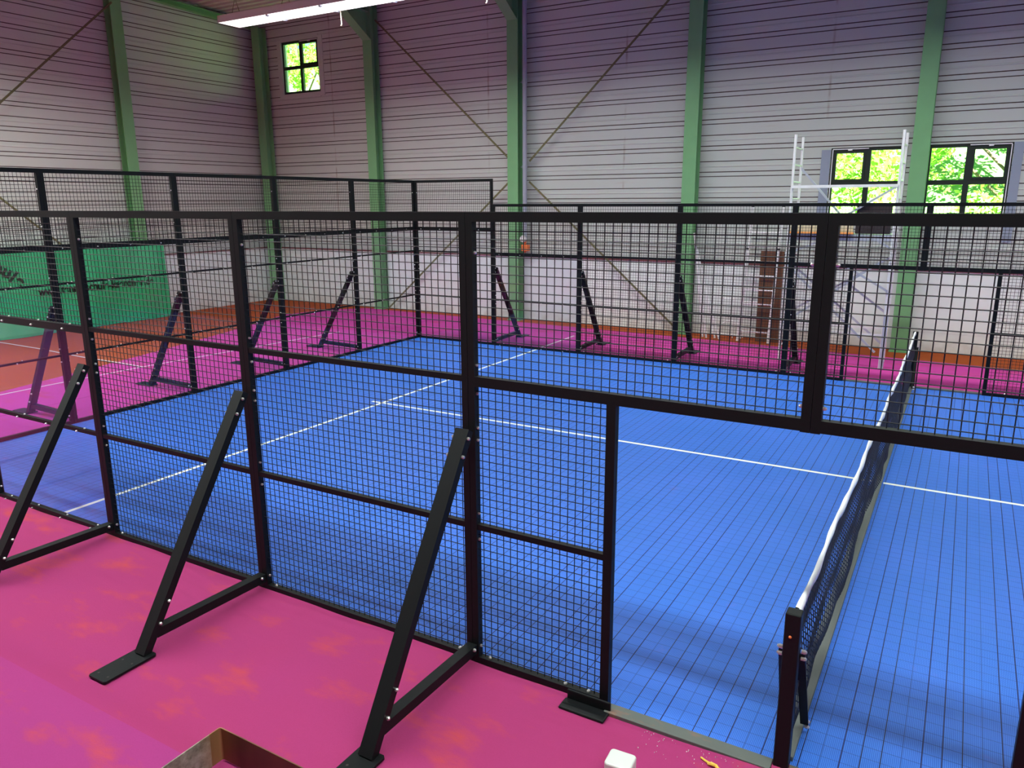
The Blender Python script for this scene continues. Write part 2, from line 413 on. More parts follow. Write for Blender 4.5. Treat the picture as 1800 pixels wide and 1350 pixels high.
# ------------------------------------------------------------------ green portal frames
def ibeam_v(mb, cx, y0, y1, z0, z1, wdt=0.30, t=0.018):
    mb.box(cx - wdt / 2, cx + wdt / 2, y0, y0 + t, z0, z1)
    mb.box(cx - wdt / 2, cx + wdt / 2, y1 - t, y1, z0, z1)
    mb.box(cx - 0.007, cx + 0.007, y0 + t, y1 - t, z0, z1)
COLX = {-13.93: 'green steel column second from the hall corner on the long wall',
        -9.43: 'green steel column with the grey pipe running down beside it',
        -4.93: 'green steel column with aluminium poles leaning against its foot',
        -0.42: 'green steel column standing between the two low windows'}
for cx, lab in COLX.items():
    e = tag(empty('steel_column', (cx, 13.3, 0)), lab, 'column', 'green columns along the long wall')
    c = MB(); ibeam_v(c, 0, -0.02, 0.27, -0.014, 8.18); c.box(-0.17, 0.17, -0.04, 0.27, -0.014, 0.012)
    obj('column_shaft', c, 'green', e)
    h = MB()                                             # haunch and rafter that carry the roof
    k = len(h.v)
    h.v += [(-0.007, -0.02, 7.22), (-0.007, -0.02, 8.18), (-0.007, -1.6, 8.2), (-0.007, -1.15, 7.92), (0.007, -0.02, 7.22), (0.007, -0.02, 8.18), (0.007, -1.6, 8.2), (0.007, -1.15, 7.92)]
    for q in ((0, 1, 2, 3), (7, 6, 5, 4), (0, 3, 7, 4), (3, 2, 6, 7), (1, 5, 6, 2), (0, 4, 5, 1)): h.face([k + i for i in q])
    h.bar((0, -0.02, 7.22), (0, -1.15, 7.92), 0.28, 0.018, (0, 1, 1))
    obj('haunch', h, 'green', e)
    r = MB()
    def rz(yw): return roof_z(yw) - 0.01
    for ya, yb in ((13.26, 0.5), (0.5, NW)):
        for dz0 in (0.02, 0.33):
            r.bar((0, ya - 13.3, rz(ya) - dz0), (0, yb - 13.3, rz(yb) - dz0), 0.28, 0.018)
        r.bar((0, ya - 13.3, rz(ya) - 0.175), (0, yb - 13.3, rz(yb) - 0.175), 0.014, 0.31)
    obj('rafter', r, 'green', e)
def left_column(y, lab, x0=LW + 0.06, corner=False):
    e = tag(empty('steel_column', (x0, y, 0)), lab, 'column')
    c = MB(); t = 0.018
    c.box(0.0, t, -0.15, 0.15, -0.014, 8.2); c.box(0.24, 0.24 + t, -0.15, 0.15, -0.014, 8.2); c.box(t, 0.24, -0.007, 0.007, -0.014, 8.2)
    obj('column_shaft', c, 'green', e); return e
left_column(8.98, 'green steel column standing behind the edge of the green banner')
e = tag(empty('steel_column', (-18.15, 13.3, 0)), 'dark green steel column in the corner beside the small high window', 'column')
c = MB(); ibeam_v(c, 0, -0.02, 0.27, -0.014, 8.0); obj('column_shaft', c, 'green', e)
m = MB()
for ya, yb in ((13.5, 0.5), (0.5, NW)):
    m.bar((-18.42, ya, roof_z(ya) - 0.11), (-18.42, yb, roof_z(yb) - 0.11), 0.16, 0.018)
    m.bar((-18.42, ya, roof_z(ya) - 0.24), (-18.42, yb, roof_z(yb) - 0.24), 0.16, 0.018)
    m.bar((-18.42, ya, roof_z(ya) - 0.175), (-18.42, yb, roof_z(yb) - 0.175), 0.014, 0.12)
tag(obj('edge_beam', m, 'green'), 'green steel beam running under the roof along the end wall', 'beam')

def rod(p0, p1, lab, group='crossing wind brace rods'):
    m = MB(); d = (Vector(p1) - Vector(p0))
    p0 = Vector(p0)
    m.bar((0, 0, 0), d, 0.045, 0.012, (0, 1, 0)); m.bar(Vector((0, 0.02, 0)), d + Vector((0, 0.02, 0)), 0.008, 0.045, (0, 1, 0))
    tag(obj('brace_rod', m, 'rodgreen', loc=tuple(p0)), lab, 'brace rod', group)
rod((-13.77, 13.46, 7.73), (-9.57, 13.46, 3.99), 'dull green brace rod rising from the piped column up to the light bank')
rod((-9.06, 13.46, 3.48), (-5.06, 13.46, 0.03), 'dull green brace rod falling from the piped column towards the leaning poles')
rod((-5.09, 13.46, 7.71), (-9.05, 13.46, 3.97), 'dark brace rod rising from the piped column over bare wall above the fence')
rod((-9.57, 13.46, 3.54), (-13.70, 13.46, 0.02), 'dull green brace rod falling behind the far fence corner')
rod((-18.20, 8.85, 7.80), (-18.20, 0.6, 0.5), 'dull green brace rod rising across the end wall above the banner', 'crossing rods on the end wall')
rod((-18.17, 0.6, 7.6), (-18.17, 8.85, 0.2), 'dull green brace rod falling behind the banner to the end wall column', 'crossing rods on the end wall')

# downpipe beside the second column
e = tag(empty('down_pipe', (-9.13, 13.36, 0)), 'grey vertical pipe clamped beside a green column', 'pipe')
m = MB(); m.tube((0, 0, 2.05), (0, 0, 8.1), 0.055, 14); obj('pipe', m, 'pipe', e)
for z in (5.78, 3.80):
    m = MB(); m.tube((0, 0, z), (0, 0, z + 0.07), 0.068, 14); m.tube((0, 0, z + 0.03), (-0.12, 0.0, z + 0.03), 0.012, 6); obj('pipe_clamp', m, 'pipe', e)
m = MB(); m.tube((0, -0.07, 2.08), (0, -0.11, 2.08), 0.085, 18); m.tube((0, 0.0, 2.08), (0, -0.07, 2.08), 0.02, 8); obj('pressure_gauge', m, 'gauge', e)
m = MB(); m.tube((0, 0, 1.74), (0, 0, 2.05), 0.04, 10); m.box(-0.07, 0.12, -0.07, 0.05, 1.78, 1.93); obj('valve', m, 'orangevalve', e)

# ------------------------------------------------------------------ windows
def window(i, open_pane):
    x0, x1, z0, z1 = WIN[i]; yf = FW + 0.03
    m = MB(); fw = 0.065; xm = (x0 + x1) / 2; zm = z0 + (z1 - z0) * 0.50
    m.box(x0, x1, yf, yf + 0.07, z0, z0 + fw); m.box(x0, x1, yf, yf + 0.07, z1 - fw, z1)
    m.box(x0, x0 + fw, yf, yf + 0.07, z0 + fw, z1 - fw); m.box(x1 - fw, x1, yf, yf + 0.07, z0 + fw, z1 - fw)
    m.box(xm - 0.05, xm + 0.05, yf, yf + 0.07, z0 + fw, z1 - fw); m.box(x0 + fw, xm - 0.05, yf, yf + 0.07, zm - 0.045, zm + 0.045); m.box(xm + 0.05, x1 - fw, yf, yf + 0.07, zm - 0.045, zm + 0.045)
    fr = obj('window_%d' % i, m, 'winframe'); struct(fr, 'dark framed four pane window with sunlit trees outside')
    k = 0
    for cx, (a, b) in enumerate(((x0 + fw, xm - 0.05), (xm + 0.05, x1 - fw))):
        for cz, (c, d) in enumerate(((z0 + fw, zm - 0.045), (zm + 0.045, z1 - fw))):
            p = MB(); p.box(a, b, yf + 0.032, yf + 0.038, c, d); obj('pane', p, 'pane', fr)
            if (cx, cz) == open_pane:
                s = MB(); t = 0.045
                s.box(a, b, yf - 0.015, yf + 0.03, c, c + t); s.box(a, b, yf - 0.015, yf + 0.03, d - t, d); s.box(a, a + t, yf - 0.015, yf + 0.03, c + t, d - t); s.box(b - t, b, yf - 0.015, yf + 0.03, c + t, d - t)
                obj('sash', s, 'winframe', fr)
                g = MB(); sx = x0 + 0.03 if cx == 0 else x1 - 0.03
                g.box(min(sx, xm), max(sx, xm), yf - 0.035, yf - 0.002, z1 - 0.035, z1 - 0.018); g.box(sx - 0.008, sx + 0.008, yf - 0.03, yf - 0.002, z0 + 0.1, z1 - 0.035)
                g.box((a + b) / 2 - 0.04, (a + b) / 2 + 0.04, yf - 0.05, yf - 0.002, z1 - 0.06, z1 - 0.035)
                obj('window_opener', g, 'alu', fr)
window(1, (1, 1)); window(2, (0, 1)); window(3, (1, 1))
m = MB(); m.box(-2.25, -2.075, FW - 0.02, FW + 0.02, 2.2, 4.0); struct(obj('trim_3', m, 'surround'))
m = MB(); m.box(1.105, 1.26, FW - 0.02, FW + 0.02, 2.2, 4.03); struct(obj('trim_4', m, 'surround'))
m = MB()
m.box(-17.66, -17.505, FW - 0.015, FW + 0.02, 6.0, 7.62); m.box(-16.025, -15.87, FW - 0.015, FW + 0.02, 6.0, 7.62); m.box(-17.505, -16.025, FW - 0.015, FW + 0.02, 7.565, 7.66); m.box(-17.505, -16.025, FW - 0.015, FW + 0.02, 5.98, 6.115)
struct(obj('trim_5', m, 'clad'))

# ------------------------------------------------------------------ outside: lawn and trees
m = MB()
k = 0; gy = [(FW + 0.5, -0.1), (19.0, -0.1), (23.0, 0.4), (26.0, 2.2), (30.0, 6.0), (36.0, 11.0), (44.0, 14.5)]
gn = 40
for j, (yy, zz) in enumerate(gy):
    for i in range(gn + 1):
        m.v.append((-60 + 85 * i / gn, yy, zz + (0.5 * math.sin(i * 1.3 + j) + 0.4 * math.sin(i * 0.7 + 2 * j)) * (j > 1)))
for j in range(len(gy) - 1):
    for i in range(gn): a = j * (gn + 1) + i; m.face([a, a + 1, a + gn + 2, a + gn + 1])
o = obj('hill_outside', m, 'grass'); struct(o, 'green slope behind the trees outside')
for p in o.data.polygons: p.use_smooth = True
def tree(loc, r, zc, n, lab, seed, leaf=0.17):
    rnd = random.Random(seed); e = tag(empty('tree', (loc[0], loc[1], -0.1)), lab, 'tree', 'trees outside the windows')
    tm = MB()
    P = [Vector((0, 0, 0))]
    for k in range(1, 7): P.append(Vector((rnd.uniform(-.15, .15) * k * .5, rnd.uniform(-.15, .15) * k * .5, zc * k / 5.0)))
    for k in range(len(P) - 1): tm.tube(P[k], P[k + 1], 0.22 - 0.028 * k, 8)
    for k in range(9):
        a = rnd.uniform(0, 2 * PI); b = P[2 + k % 4]; q = b + Vector((math.cos(a) * r * .7, math.sin(a) * r * .7, r * rnd.uniform(.2, .7))); tm.tube(b, q, 0.05, 5)
    obj('trunk', tm, 'trunk', e)
    fm = MB(); blobs = []
    for _ in range(34):
        while True:
            v = Vector((rnd.uniform(-1, 1), rnd.uniform(-1, 1), rnd.uniform(-1, 1)))
            if v.length < 1: break
        blobs.append((Vector((v.x * r, v.y * r, zc + v.z * r * 1.35)), rnd.uniform(.5, 1.1)))
    for i in range(n):
        c, br = rnd.choice(blobs); v = Vector((rnd.gauss(0, 1), rnd.gauss(0, 1), rnd.gauss(0, 1))).normalized() * br * rnd.random() ** 0.4
        p = c + v; a = Vector((rnd.gauss(0, 1), rnd.gauss(0, 1), rnd.gauss(0, .6))).normalized(); b = a.cross(Vector((rnd.gauss(0, 1), rnd.gauss(0, 1), rnd.gauss(0, 1)))).normalized()
        s = leaf * rnd.uniform(.6, 1.2); k = len(fm.v)
        fm.v += [tuple(p - a * s * .6), tuple(p + b * s * .35), tuple(p + a * s * .6), tuple(p - b * s * .35)]; fm.face([k, k + 1, k + 2, k + 3])
    me = bpy.data.meshes.new('foliage'); me.from_pydata(fm.v, [], fm.f); me.materials.append(M['leaf']); me.update(); link('foliage', me, e)
tree((-25.2, 20.6), 3.4, 7.5, 8500, 'leafy tree seen through the small high window', 3)
tree((-31.5, 28.5), 4.6, 9.5, 12000, 'taller leafy tree standing behind the one outside the small high window', 13, 0.24)
tree((-4.6, 20.8), 3.0, 4.6, 7000, 'leafy tree seen through the window behind the scaffold tower', 5)
tree((2.6, 26.0), 3.6, 4.8, 9000, 'leafy tree seen through the rightmost window', 9)

# ------------------------------------------------------------------ light banks
for bi, ((bx0, by0), (bx1, by1), wpm) in enumerate(BANKS):
    bz = BANK_Z
    lab = ['long white fluorescent light bank hanging under the roof, glowing louvre below', 'long fluorescent light bank above the near side fence, out of the picture', 'added fill light bank hanging crosswise to brighten the end wall, out of the picture'][bi]
    e = tag(empty('light_bank', (bx0, by0, bz), math.atan2(by1 - by0, bx1 - bx0)), lab, 'light')
    L = math.hypot(bx1 - bx0, by1 - by0)
    h = MB(); t = 0.012; W2 = 0.30
    h.box(0, L, -W2, W2, 0.13, 0.13 + t); h.box(0, L, -W2, -W2 + t, 0.0, 0.13); h.box(0, L, W2 - t, W2, 0.0, 0.13); h.box(0, t, -W2, W2, 0, 0.13); h.box(L - t, L, -W2, W2, 0, 0.13)
    obj('housing', h, 'housing', e)
    n = round(L / 1.5); sl = L / n
    for k in range(n):
        d = MB(); d.box(k * sl + 0.02, (k + 1) * sl - 0.02, -W2 + t, W2 - t, 0.0, 0.006); obj('louvre', d, 'lamp', e)
        if k: b = MB(); b.box(k * sl - 0.02, k * sl - 0.006, -W2 + t, W2 - t, -0.030, 0.006); b.box(k * sl + 0.012, k * sl + 0.026, -W2 + t, W2 - t, -0.030, 0.006); obj('joint_strip', b, 'pipe', e)
        s = MB(); xx = k * sl + 0.55; z2 = min(roof_z(by0 - (0.3 if by0 == by1 else 0)), roof_z(by1 + (0.3 if by0 == by1 else 0))) - bz
        s.tube((xx - 0.12, -0.25, 0.142), (xx, -0.25, 0.45), 0.006, 5); s.tube((xx + 0.12, -0.25, 0.142), (xx, -0.25, 0.45), 0.006, 5); s.tube((xx, -0.25, 0.45), (xx, -0.25, z2 - 0.01), 0.006, 5)
        obj('suspension_wire', s, 'rodgreen', e)
    for xx in ((3.05, 6.6, 8.6) if bi == 0 else ()):
        s = MB(); s.path([(xx, 0.28, 0.0), (xx, 0.285, -0.10), (xx + 0.01, 0.285, -0.26)], 0.010, 6); s.path([(xx + 0.01, 0.285, -0.26), (xx, 0.285, -0.285), (xx - 0.02, 0.285, -0.28)], 0.008, 6); obj('pull_cord', s, 'cord', e)

# ------------------------------------------------------------------ court floor, carpets and lines
m = MB(); m.box(-10, 10, 0.0, 10.0, -0.012, 0.0); ct = struct(obj('floor_court', m, 'court'), 'blue plastic tile court floor')
for nm, q in (('service_line', (-6.975, -6.925, 0.03, 9.97)), ('centre_line', (-7.15, -0.06, 4.975, 5.025)), ('centre_line', (0.06, 7.15, 4.975, 5.025)), ('service_line', (6.925, 6.975, 0.03, 9.97))):
    m = MB(); m.box(*q, -0.001, 0.0015); obj(nm, m, 'linewhite', ct)

def flat(name, polys, z0, z1, mat):
    bm = bmesh.new()
    for P in polys:
        vs_ = [bm.verts.new((x, y, z1)) for x, y in P]; f = bm.faces.new(vs_)
        if f.normal.z < 0: f.normal_flip()
    bmesh.ops.recalc_face_normals(bm, faces=bm.faces)
    for f in bm.faces:
        if f.normal.z < 0: f.normal_flip()
    r = bmesh.ops.extrude_face_region(bm, geom=list(bm.faces))
    bmesh.ops.translate(bm, verts=[v for v in r['geom'] if isinstance(v, bmesh.types.BMVert)], vec=(0, 0, z0 - z1))
    bmesh.ops.recalc_face_normals(bm, faces=bm.faces)
    me = bpy.data.meshes.new(name); bm.to_mesh(me); bm.free(); me.materials.append(M[mat]); return link(name, me)
struct(flat('floor_carpet', [[(-10.0, 0.0), (-10, 13.1), (-14.4, 13.25), (-15.2, 12.3), (-15.5, 11.1), (-14.7, 9.0), (-13.9, 6.3), (-13.3, 4.0), (-12.92, 2.4), (-12.5, 0.0)],
                             [(-10.0, 10.0), (12.0, 10.0), (12.0, 12.0), (6, 12.2), (1.6, 12.45), (-6.2, 12.95), (-10, 13.1)]], -0.02, -0.004, 'carpet3'), 'pink carpet strip around the far sides of the court')
# near strip: rippled where it meets the fence
m = MB(); nx, ny = 420, 70; X0, X1, Y0, Y1 = -12.5, 6.0, -1.60, 0.0
rr = random.Random(4); ph = [rr.uniform(0, 6.28) for _ in range(8)]
def ripple(x, y):
    t = max(0.0, 1 + y / 0.75)
    a = math.sin(x * 2.1 + ph[0] + 2 * y) * 0.5 + math.sin(x * 4.7 + ph[1] - y * 5) * 0.35 + math.sin(x * 9.3 + ph[2] + y * 3) * 0.2
    b = math.sin(x * 0.9 + y * 3.5 + ph[3]) * 0.4
    c = math.sin(y * 46 + 1.6 * math.sin(x * 2.7 + ph[4]) + x * 1.1) * max(0.0, math.sin(x * 1.7 + ph[5]) * 0.6 + 0.5)
    return 0.013 * (t * t * (0.8 + a * 0.8) if t > 0 else 0) + 0.0055 * t * c + 0.0025 * (b + 0.5)
for i in range(nx + 1):
    for j in range(ny + 1):
        x = X0 + (X1 - X0) * i / nx; y = Y0 + (Y1 - Y0) * j / ny
        edge = 0.0
        if j == ny: edge = 0.0
        m.v.append((x, y + edge, -0.006 + ripple(x, y)))
for i in range(nx):
    for j in range(ny):
        a = i * (ny + 1) + j; m.face([a, a + ny + 1, a + ny + 2, a + 1])
o = obj('floor_carpet_near', m, 'carpet'); struct(o, 'pink carpet strip rippling against the near fence')
for p in o.data.polygons: p.use_smooth = True
o = flat('floor_carpet_outer', [[(-18.4, -1.585), (-18.4, -8.0), (6.0, -8.0), (6.0, -1.60)]], -0.02, 0.004, 'carpet2'); struct(o, 'purple pink carpet strip lying outside the first strip')
# old tennis lines on the floor around
def oldline(pts, lab):
    m = MB()
    for (a, b) in zip(pts, pts[1:]):
        m.bar((a[0], a[1], -0.003), (b[0], b[1], -0.003), 0.035, 0.004)
    tag(obj('tape_line', m, 'oldline'), lab, 'floor line', 'thin pale lines on the old floor')
oldline([(-18.0, 4.97), (-16.4, 4.97), (-14.6, 4.88), (-13.4, 4.9), (-12.7, 4.88)], 'thin pale line running from the banner across the orange clay')
oldline([(-12.71, 1.2), (-12.72, 3.0), (-12.66, 4.85), (-12.4, 7.2), (-12.15, 9.7)], 'thin pale line on the pink carpet along the end fence')
oldline([(-6.98, 10.15), (-7.0, 11.86)], 'thin pale line on the pink carpet beyond the far fence')

# ------------------------------------------------------------------ fence panels
H, HC, R1, R2, RC = 2.955, 3.46, 0.98, 1.95, 2.44
cache = {}
ST = 0.046; DP = 0.05
def wires(u0, u1, z0, z1, skip=None):
    m = MB(); r = 0.0029; n = 5
    u = u0 + 0.035
    while u < u1 - 0.01:
        m.tube((u, 0.003, z0), (u, 0.003, z1), r, n, False); u += 0.0498
    z = z0 + 0.03
    while z < z1 - 0.01:
        m.tube((u0, -0.002, z), (u1, -0.002, z), r, n, False); z += 0.0498
    return m
def bolts_side(m, L, zs):
    m.mat(1)
    for z in zs:
        m.dome((ST, 0.0, z), (1, 0, 0), 0.010, 0.016); m.dome((L - ST, 0.0, z), (-1, 0, 0), 0.010, 0.016)
    m.mat(0)
def bolts_rail(m, L, z, hh, step=0.34):
    m.mat(1); u = 0.16
    while u < L - 0.08:
        for s in (-1, 1): m.dome((u, s * DP / 2, z - hh * 0.2), (0, s, 0), 0.009, 0.016)
        m.dome((u + 0.08, 0, z + hh / 2), (0, 0, 1), 0.009, 0.012); u += step
    m.mat(0)
def panel_parts(kind):
    if kind in cache: return cache[kind]
    L = 1.998; out = []; f = MB(); top = HC if kind == 'corner' else H
    hd = DP / 2
    if kind in ('corner', 'glass', 'mesh'):
        f.box(0.001, ST, -hd, hd, 0, top); f.box(L - ST, L, -hd, hd, 0, top)
        f.box(ST, L - ST, -hd, hd, 0.0, ST); f.box(ST, L - ST, -hd, hd, top - 0.055, top)
        if kind == 'corner':
            for z in (R1, R2): f.box(ST, L - ST, -0.014, 0.014, z - 0.014, z + 0.014); bolts_rail(f, L, z, 0.028, 0.6)
            f.box(ST, L - ST, -hd, hd, RC - 0.045, RC + 0.035); bolts_rail(f, L, RC, 0.07, 0.5)
            secs = [('glass_pane', ST, R1 - .014), ('glass_pane', R1 + .014, R2 - .014), ('glass_pane', R2 + .014, RC - .045), ('wire_mesh', RC + .035, HC - .055)]
        elif kind == 'glass':
            f.box(ST, L - ST, -0.016, 0.016, R1 - 0.018, R1 + 0.018); bolts_rail(f, L, R1, 0.036, 0.5)
            f.box(ST, L - ST, -hd, hd, R2 - 0.045, R2 + 0.02); bolts_rail(f, L, R2 - .01, 0.06, 0.5)
            bolts_rail(f, L, 0.02, 0.05, 0.5)
            secs = [('glass_pane', ST, R1 - .018), ('glass_pane', R1 + .018, R2 - .045), ('wire_mesh', R2 + .02, H - .055)]
        else:
            for z in (R1, R2): f.box(ST, L - ST, -hd * .8, hd * .8, z - 0.019, z + 0.019)
            secs = [('wire_mesh', ST, R1 - .02), ('wire_mesh', R1 + .02, R2 - .02), ('wire_mesh', R2 + .02, H - .055)]
            f.mat(1)
            for u in (0.12, L - 0.12): f.dome((u, 0, ST), (0, 0, 1), 0.012, 0.015)
            f.mat(0)
        bolts_side(f, L, [0.12, R1 - .09, R1 + .09, 1.56, 1.64, R2 - .09, R2 + .09, 2.72] + ([3.2] if kind == 'corner' else []))
        wm = []
        for nm, a, b in secs:
            if nm == 'glass_pane':
                g = MB(); g.box(ST, L - ST, -0.005, 0.005, a, b); out.append((nm, g.mesh(nm, ['glass'])))
            else: wm.append((ST, L - ST, a, b))
    else:                                                # door bays: opening on the right (door_a) or on the left (door_b)
        S = 1 if kind == 'door_a' else -1
        X = (lambda u: u) if S == 1 else (lambda u: L - u)
        def bx(u0, u1, y0, y1, z0, z1): f.box(min(X(u0), X(u1)), max(X(u0), X(u1)), y0, y1, z0, z1)
        J = 0.98                                          # jamb
        bx(0.001, ST, -hd, hd, 0, top); bx(L - ST, L, -hd, hd, R2 - 0.045, top)
        bx(ST, L - ST, -hd, hd, top - 0.055, top); bx(ST, L - ST, -hd, hd, R2 - 0.04, R2 + 0.022)
        bx(J - 0.056, J, -hd, hd, 0, R2 - 0.04); bx(ST, J - 0.056, -hd, hd, 0, ST); bx(ST, J - 0.056, -hd * .8, hd * .8, R1 - 0.019, R1 + 0.019)
        f.mat(1)
        for z in (0.12, R1 - .09, R1 + .09, 1.56, 1.64, R2 - .09, R2 + .09, 2.72): f.dome((X(ST), 0, z), (S, 0, 0), 0.010, 0.016)
        for z in (R2 + .08, 2.72): f.dome((X(L - ST), 0, z), (-S, 0, 0), 0.010, 0.02)
        for u in (0.12, J - 0.30, J - 0.14): f.dome((X(u), 0, ST), (0, 0, 1), 0.012, 0.015)
        f.mat(0)
        wm = [(min(X(a), X(b)), max(X(a), X(b)), z0, z1) for a, b, z0, z1 in ((ST, J - .056, ST, R1 - .02), (ST, J - .056, R1 + .02, R2 - .04), (ST, L - ST, R2 + .022, H - .055))]
    big = MB()
    for q in wm:
        a = wires(*q); k = len(big.v); big.v += a.v; big.f += [[i + k for i in g] for g in a.f]; big.mi += a.mi
    out.append(('wire_mesh', big.mesh('wire_mesh', ['wire'])))
    fm = f.mesh('frame', ['black', 'bolt']); out.insert(0, ('frame', fm))
    cache[kind] = out; return out
def panel(kind, loc, rot, lab, group):
    e = tag(empty('fence_bay', loc, rot), lab, 'fence', group)
    for nm, me in panel_parts(kind): link(nm, me, e)
    return e
G1, G2, G3 = 'panels of the near side fence', 'panels of the far side fence', 'panels of the end fence'
near = [(-10, 'corner', 'tall black corner panel of the near side fence beyond the glass bay'),
        (-8, 'glass', 'near side black panel with glass below and wire mesh on top'),
        (-6, 'mesh', 'near side black mesh panel next to the glass bay, white line passing behind'),
        (-4, 'mesh', 'near side black mesh panel between the two braces fully in view'),
        (-2, 'door_a', 'near side black mesh panel with the doorway cut out beside the net post'),
        (0, 'door_b', 'near side black header panel over the doorway on the far side of the net'),
        (2, 'mesh', 'near side black mesh panel behind the second doorway jamb')]
for x, k, lab in near: panel(k, (x, -0.0, 0), 0, lab, G1)
farp = [(-10, 'corner', 'tall far side panel at the court corner, glass with mesh above'),
        (-8, 'glass', 'far side panel with glass below mesh in front of the piped column'),
        (-6, 'mesh', 'far side mesh panel in front of the falling brace rod'),
        (-4, 'mesh', 'far side mesh panel in front of the ladders and brown board'),
        (-2, 'door_a', 'far side mesh panel with doorway in front of the scaffold tower'),
        (0, 'door_b', 'far side mesh panel with doorway in front of the rightmost window'),
        (2, 'mesh', 'far side mesh panel after the doorway panel at the picture edge')]
for x, k, lab in farp: panel(k, (x, 10.0, 0), 0, lab, G2)
endp = [(8, 'end fence glass panel next to the far court corner'), (6, 'end fence glass panel, second from the far court corner'),
        (4, 'end fence glass panel, third from the far court corner'), (2, 'end fence glass panel in front of the banner web address'), (0, 'end fence glass panel nearest the near side fence')]
for y, lab in endp: panel('corner', (-10.028, y, 0), PI / 2, lab, G3)

# braces
def brace_parts():
    st = MB(); st.bar((0, 0.075, 1.64), (0, 1.10, 0.012), 0.098, 0.056, (0, 1, 0.6))
    st.mat(1)
    for t in (0.80, 0.88):
        p = Vector((0, 0.06, 1.64)).lerp(Vector((0, 1.10, 0)), t)
        for s in (-1, 1): st.dome((s * 0.049, p.y, p.z), (s, 0, 0), 0.012, 0.018)
    for z in (1.60, 1.50):
        for s in (-1, 1): st.dome((s * 0.049, 0.115 + (1.60 - z) * 0.63, z), (s, 0, 0), 0.012, 0.018)
    bt = MB(); bt.bar((0, 0.03, 0.105), (0, 0.995, 0.125), 0.072, 0.066)
    bt.mat(1); bt.dome((0.036, 0.07, 0.12), (1, 0, 0), 0.012, 0.018); bt.dome((-0.036, 0.07, 0.12), (-1, 0, 0), 0.012, 0.018)
    pl = MB(); a, b, c_ = 0.088, 1.05, 1.43; ch = 0.012
    pts = [(-a, b + ch), (-a + ch, b), (a - ch, b), (a, b + ch), (a, c_ - ch), (a - ch, c_), (-a + ch, c_), (-a, c_ - ch)]
    k = len(pl.v); pl.v += [(x, y, 0.004) for x, y in pts] + [(x, y, 0.018) for x, y in pts]
    pl.face(list(range(8))[::-1]); pl.face(list(range(8, 16)))
    for i in range(8): j = (i + 1) % 8; pl.face([i, j, 8 + j, 8 + i])
    pl.mat(1)
    for x, y in ((-0.05, 1.21), (0.05, 1.21), (-0.05, 1.38), (0.05, 1.38)): pl.tube((x, y, 0.0175), (x, y, 0.0186), 0.008, 8)
    return [('strut', st.mesh('strut', ['black', 'bolt'])), ('base_tube', bt.mesh('base_tube', ['black', 'bolt'])), ('foot_plate', pl.mesh('foot_plate', ['black', 'darkboard']))]
BP = brace_parts()
def brace(loc, rot, lab, group):
    e = tag(empty('fence_brace', loc, rot), lab, 'fence brace', group)
    for nm, me in BP: link(nm, me, e)
for x, lab in ((-6, 'black brace leaning on the near fence at the glass bay edge'), (-4, 'black brace in the foreground whose whole foot plate shows on pink carpet'),
               (-2, 'largest black brace in the foreground beside the rusty steel frame')):
    brace((x, -0.0, 0), PI, lab, 'braces outside the near side fence')
for x, lab in ((-8, 'far side brace in front of the piped column'), (-6, 'far side brace in front of bare white wall'), (-4, 'far side brace in front of the column with leaning poles'), (-2, 'far side brace in front of the scaffold tower')):
    brace((x, 10.0, 0), 0, lab, 'braces outside the far side fence')
for y, lab in ((8, 'end fence brace nearest the far court corner'), (6, 'end fence brace second from the far court corner'), (4, 'end fence brace standing right of the banner edge'), (2, 'end fence brace seen through the near glass pane')):
    brace((-10.035, y, 0), PI / 2, lab, 'braces outside the end fence')

# door thresholds on the floor
for y, lab in ((-0.046, 'flat grey steel threshold on the floor across the near doorway'), (10.046, 'flat dark steel threshold across the far doorway')):
    m = MB(); m.box(-1.018, -0.043, y - 0.050, y + 0.044, -0.004, 0.022); m.box(0.043, 1.016, y - 0.050, y + 0.044, -0.004, 0.022); o = obj('door_threshold', m, 'threshold'); bevel(o, 0.004); tag(o, lab, 'threshold')
e = tag(empty('foot_bracket', (-1.12, -0.13, 0)), 'small black angle bracket on the floor at the doorway jamb', 'bracket')
m = MB(); m.box(-0.16, 0.14, -0.055, 0.05, 0.0, 0.02); o = obj('base_flange', m, 'black', e); bevel(o, 0.012)
m = MB(); m.box(-0.15, 0.14, 0.05, 0.066, 0.0, 0.075); o = obj('upright_flange', m, 'black', e); bevel(o, 0.007)

# ------------------------------------------------------------------ net
def ztop(y): t = y / 10.0; return 0.885 - 0.055 * math.sin(PI * t) + 0.03 * t
def xn(y, s):                        # s 0 at the top, 1 at the bottom: the cloth hangs in soft folds
    return 0.012 * s + math.sin(y * 2.3 + s * 3.0) * 0.014 * s + math.sin(y * 7.1 + 4 * s) * 0.008 * s + math.sin(s * 15.0 + y * 0.9) * 0.026 * min(1, 3 * s) * (1 - 0.5 * s)
e = tag(empty('court_net', (0, 0, 0)), 'black court net with white top band sagging across the blue court', 'net')
ny_, nz_ = 340, 32
def P(i, j):
    y = 0.06 + 9.88 * i / ny_; s = j / nz_; zt = ztop(y) - 0.03; zb = 0.05 + 0.02 * math.sin(y * 1.7) + 0.015 * math.sin(y * 5.0)
    return Vector((xn(y, s), y, zt + (zb - zt) * s))
m = MB(); T = 0.0078
def tri(a, b):
    d = (b - a).normalized(); u = d.cross(Vector((1, 0, 0)))
    u = u.normalized() if u.length > 1e-6 else Vector((0, 1, 0)); v = d.cross(u); k = len(m.v)
    for p in (a, b):
        for t in (0, 2.094, 4.189): m.v.append(tuple(p + u * (T / 2 * math.cos(t)) + v * (T / 2 * math.sin(t))))
    for q in range(3): r = (q + 1) % 3; m.face([k + q, k + r, k + 3 + r, k + 3 + q])
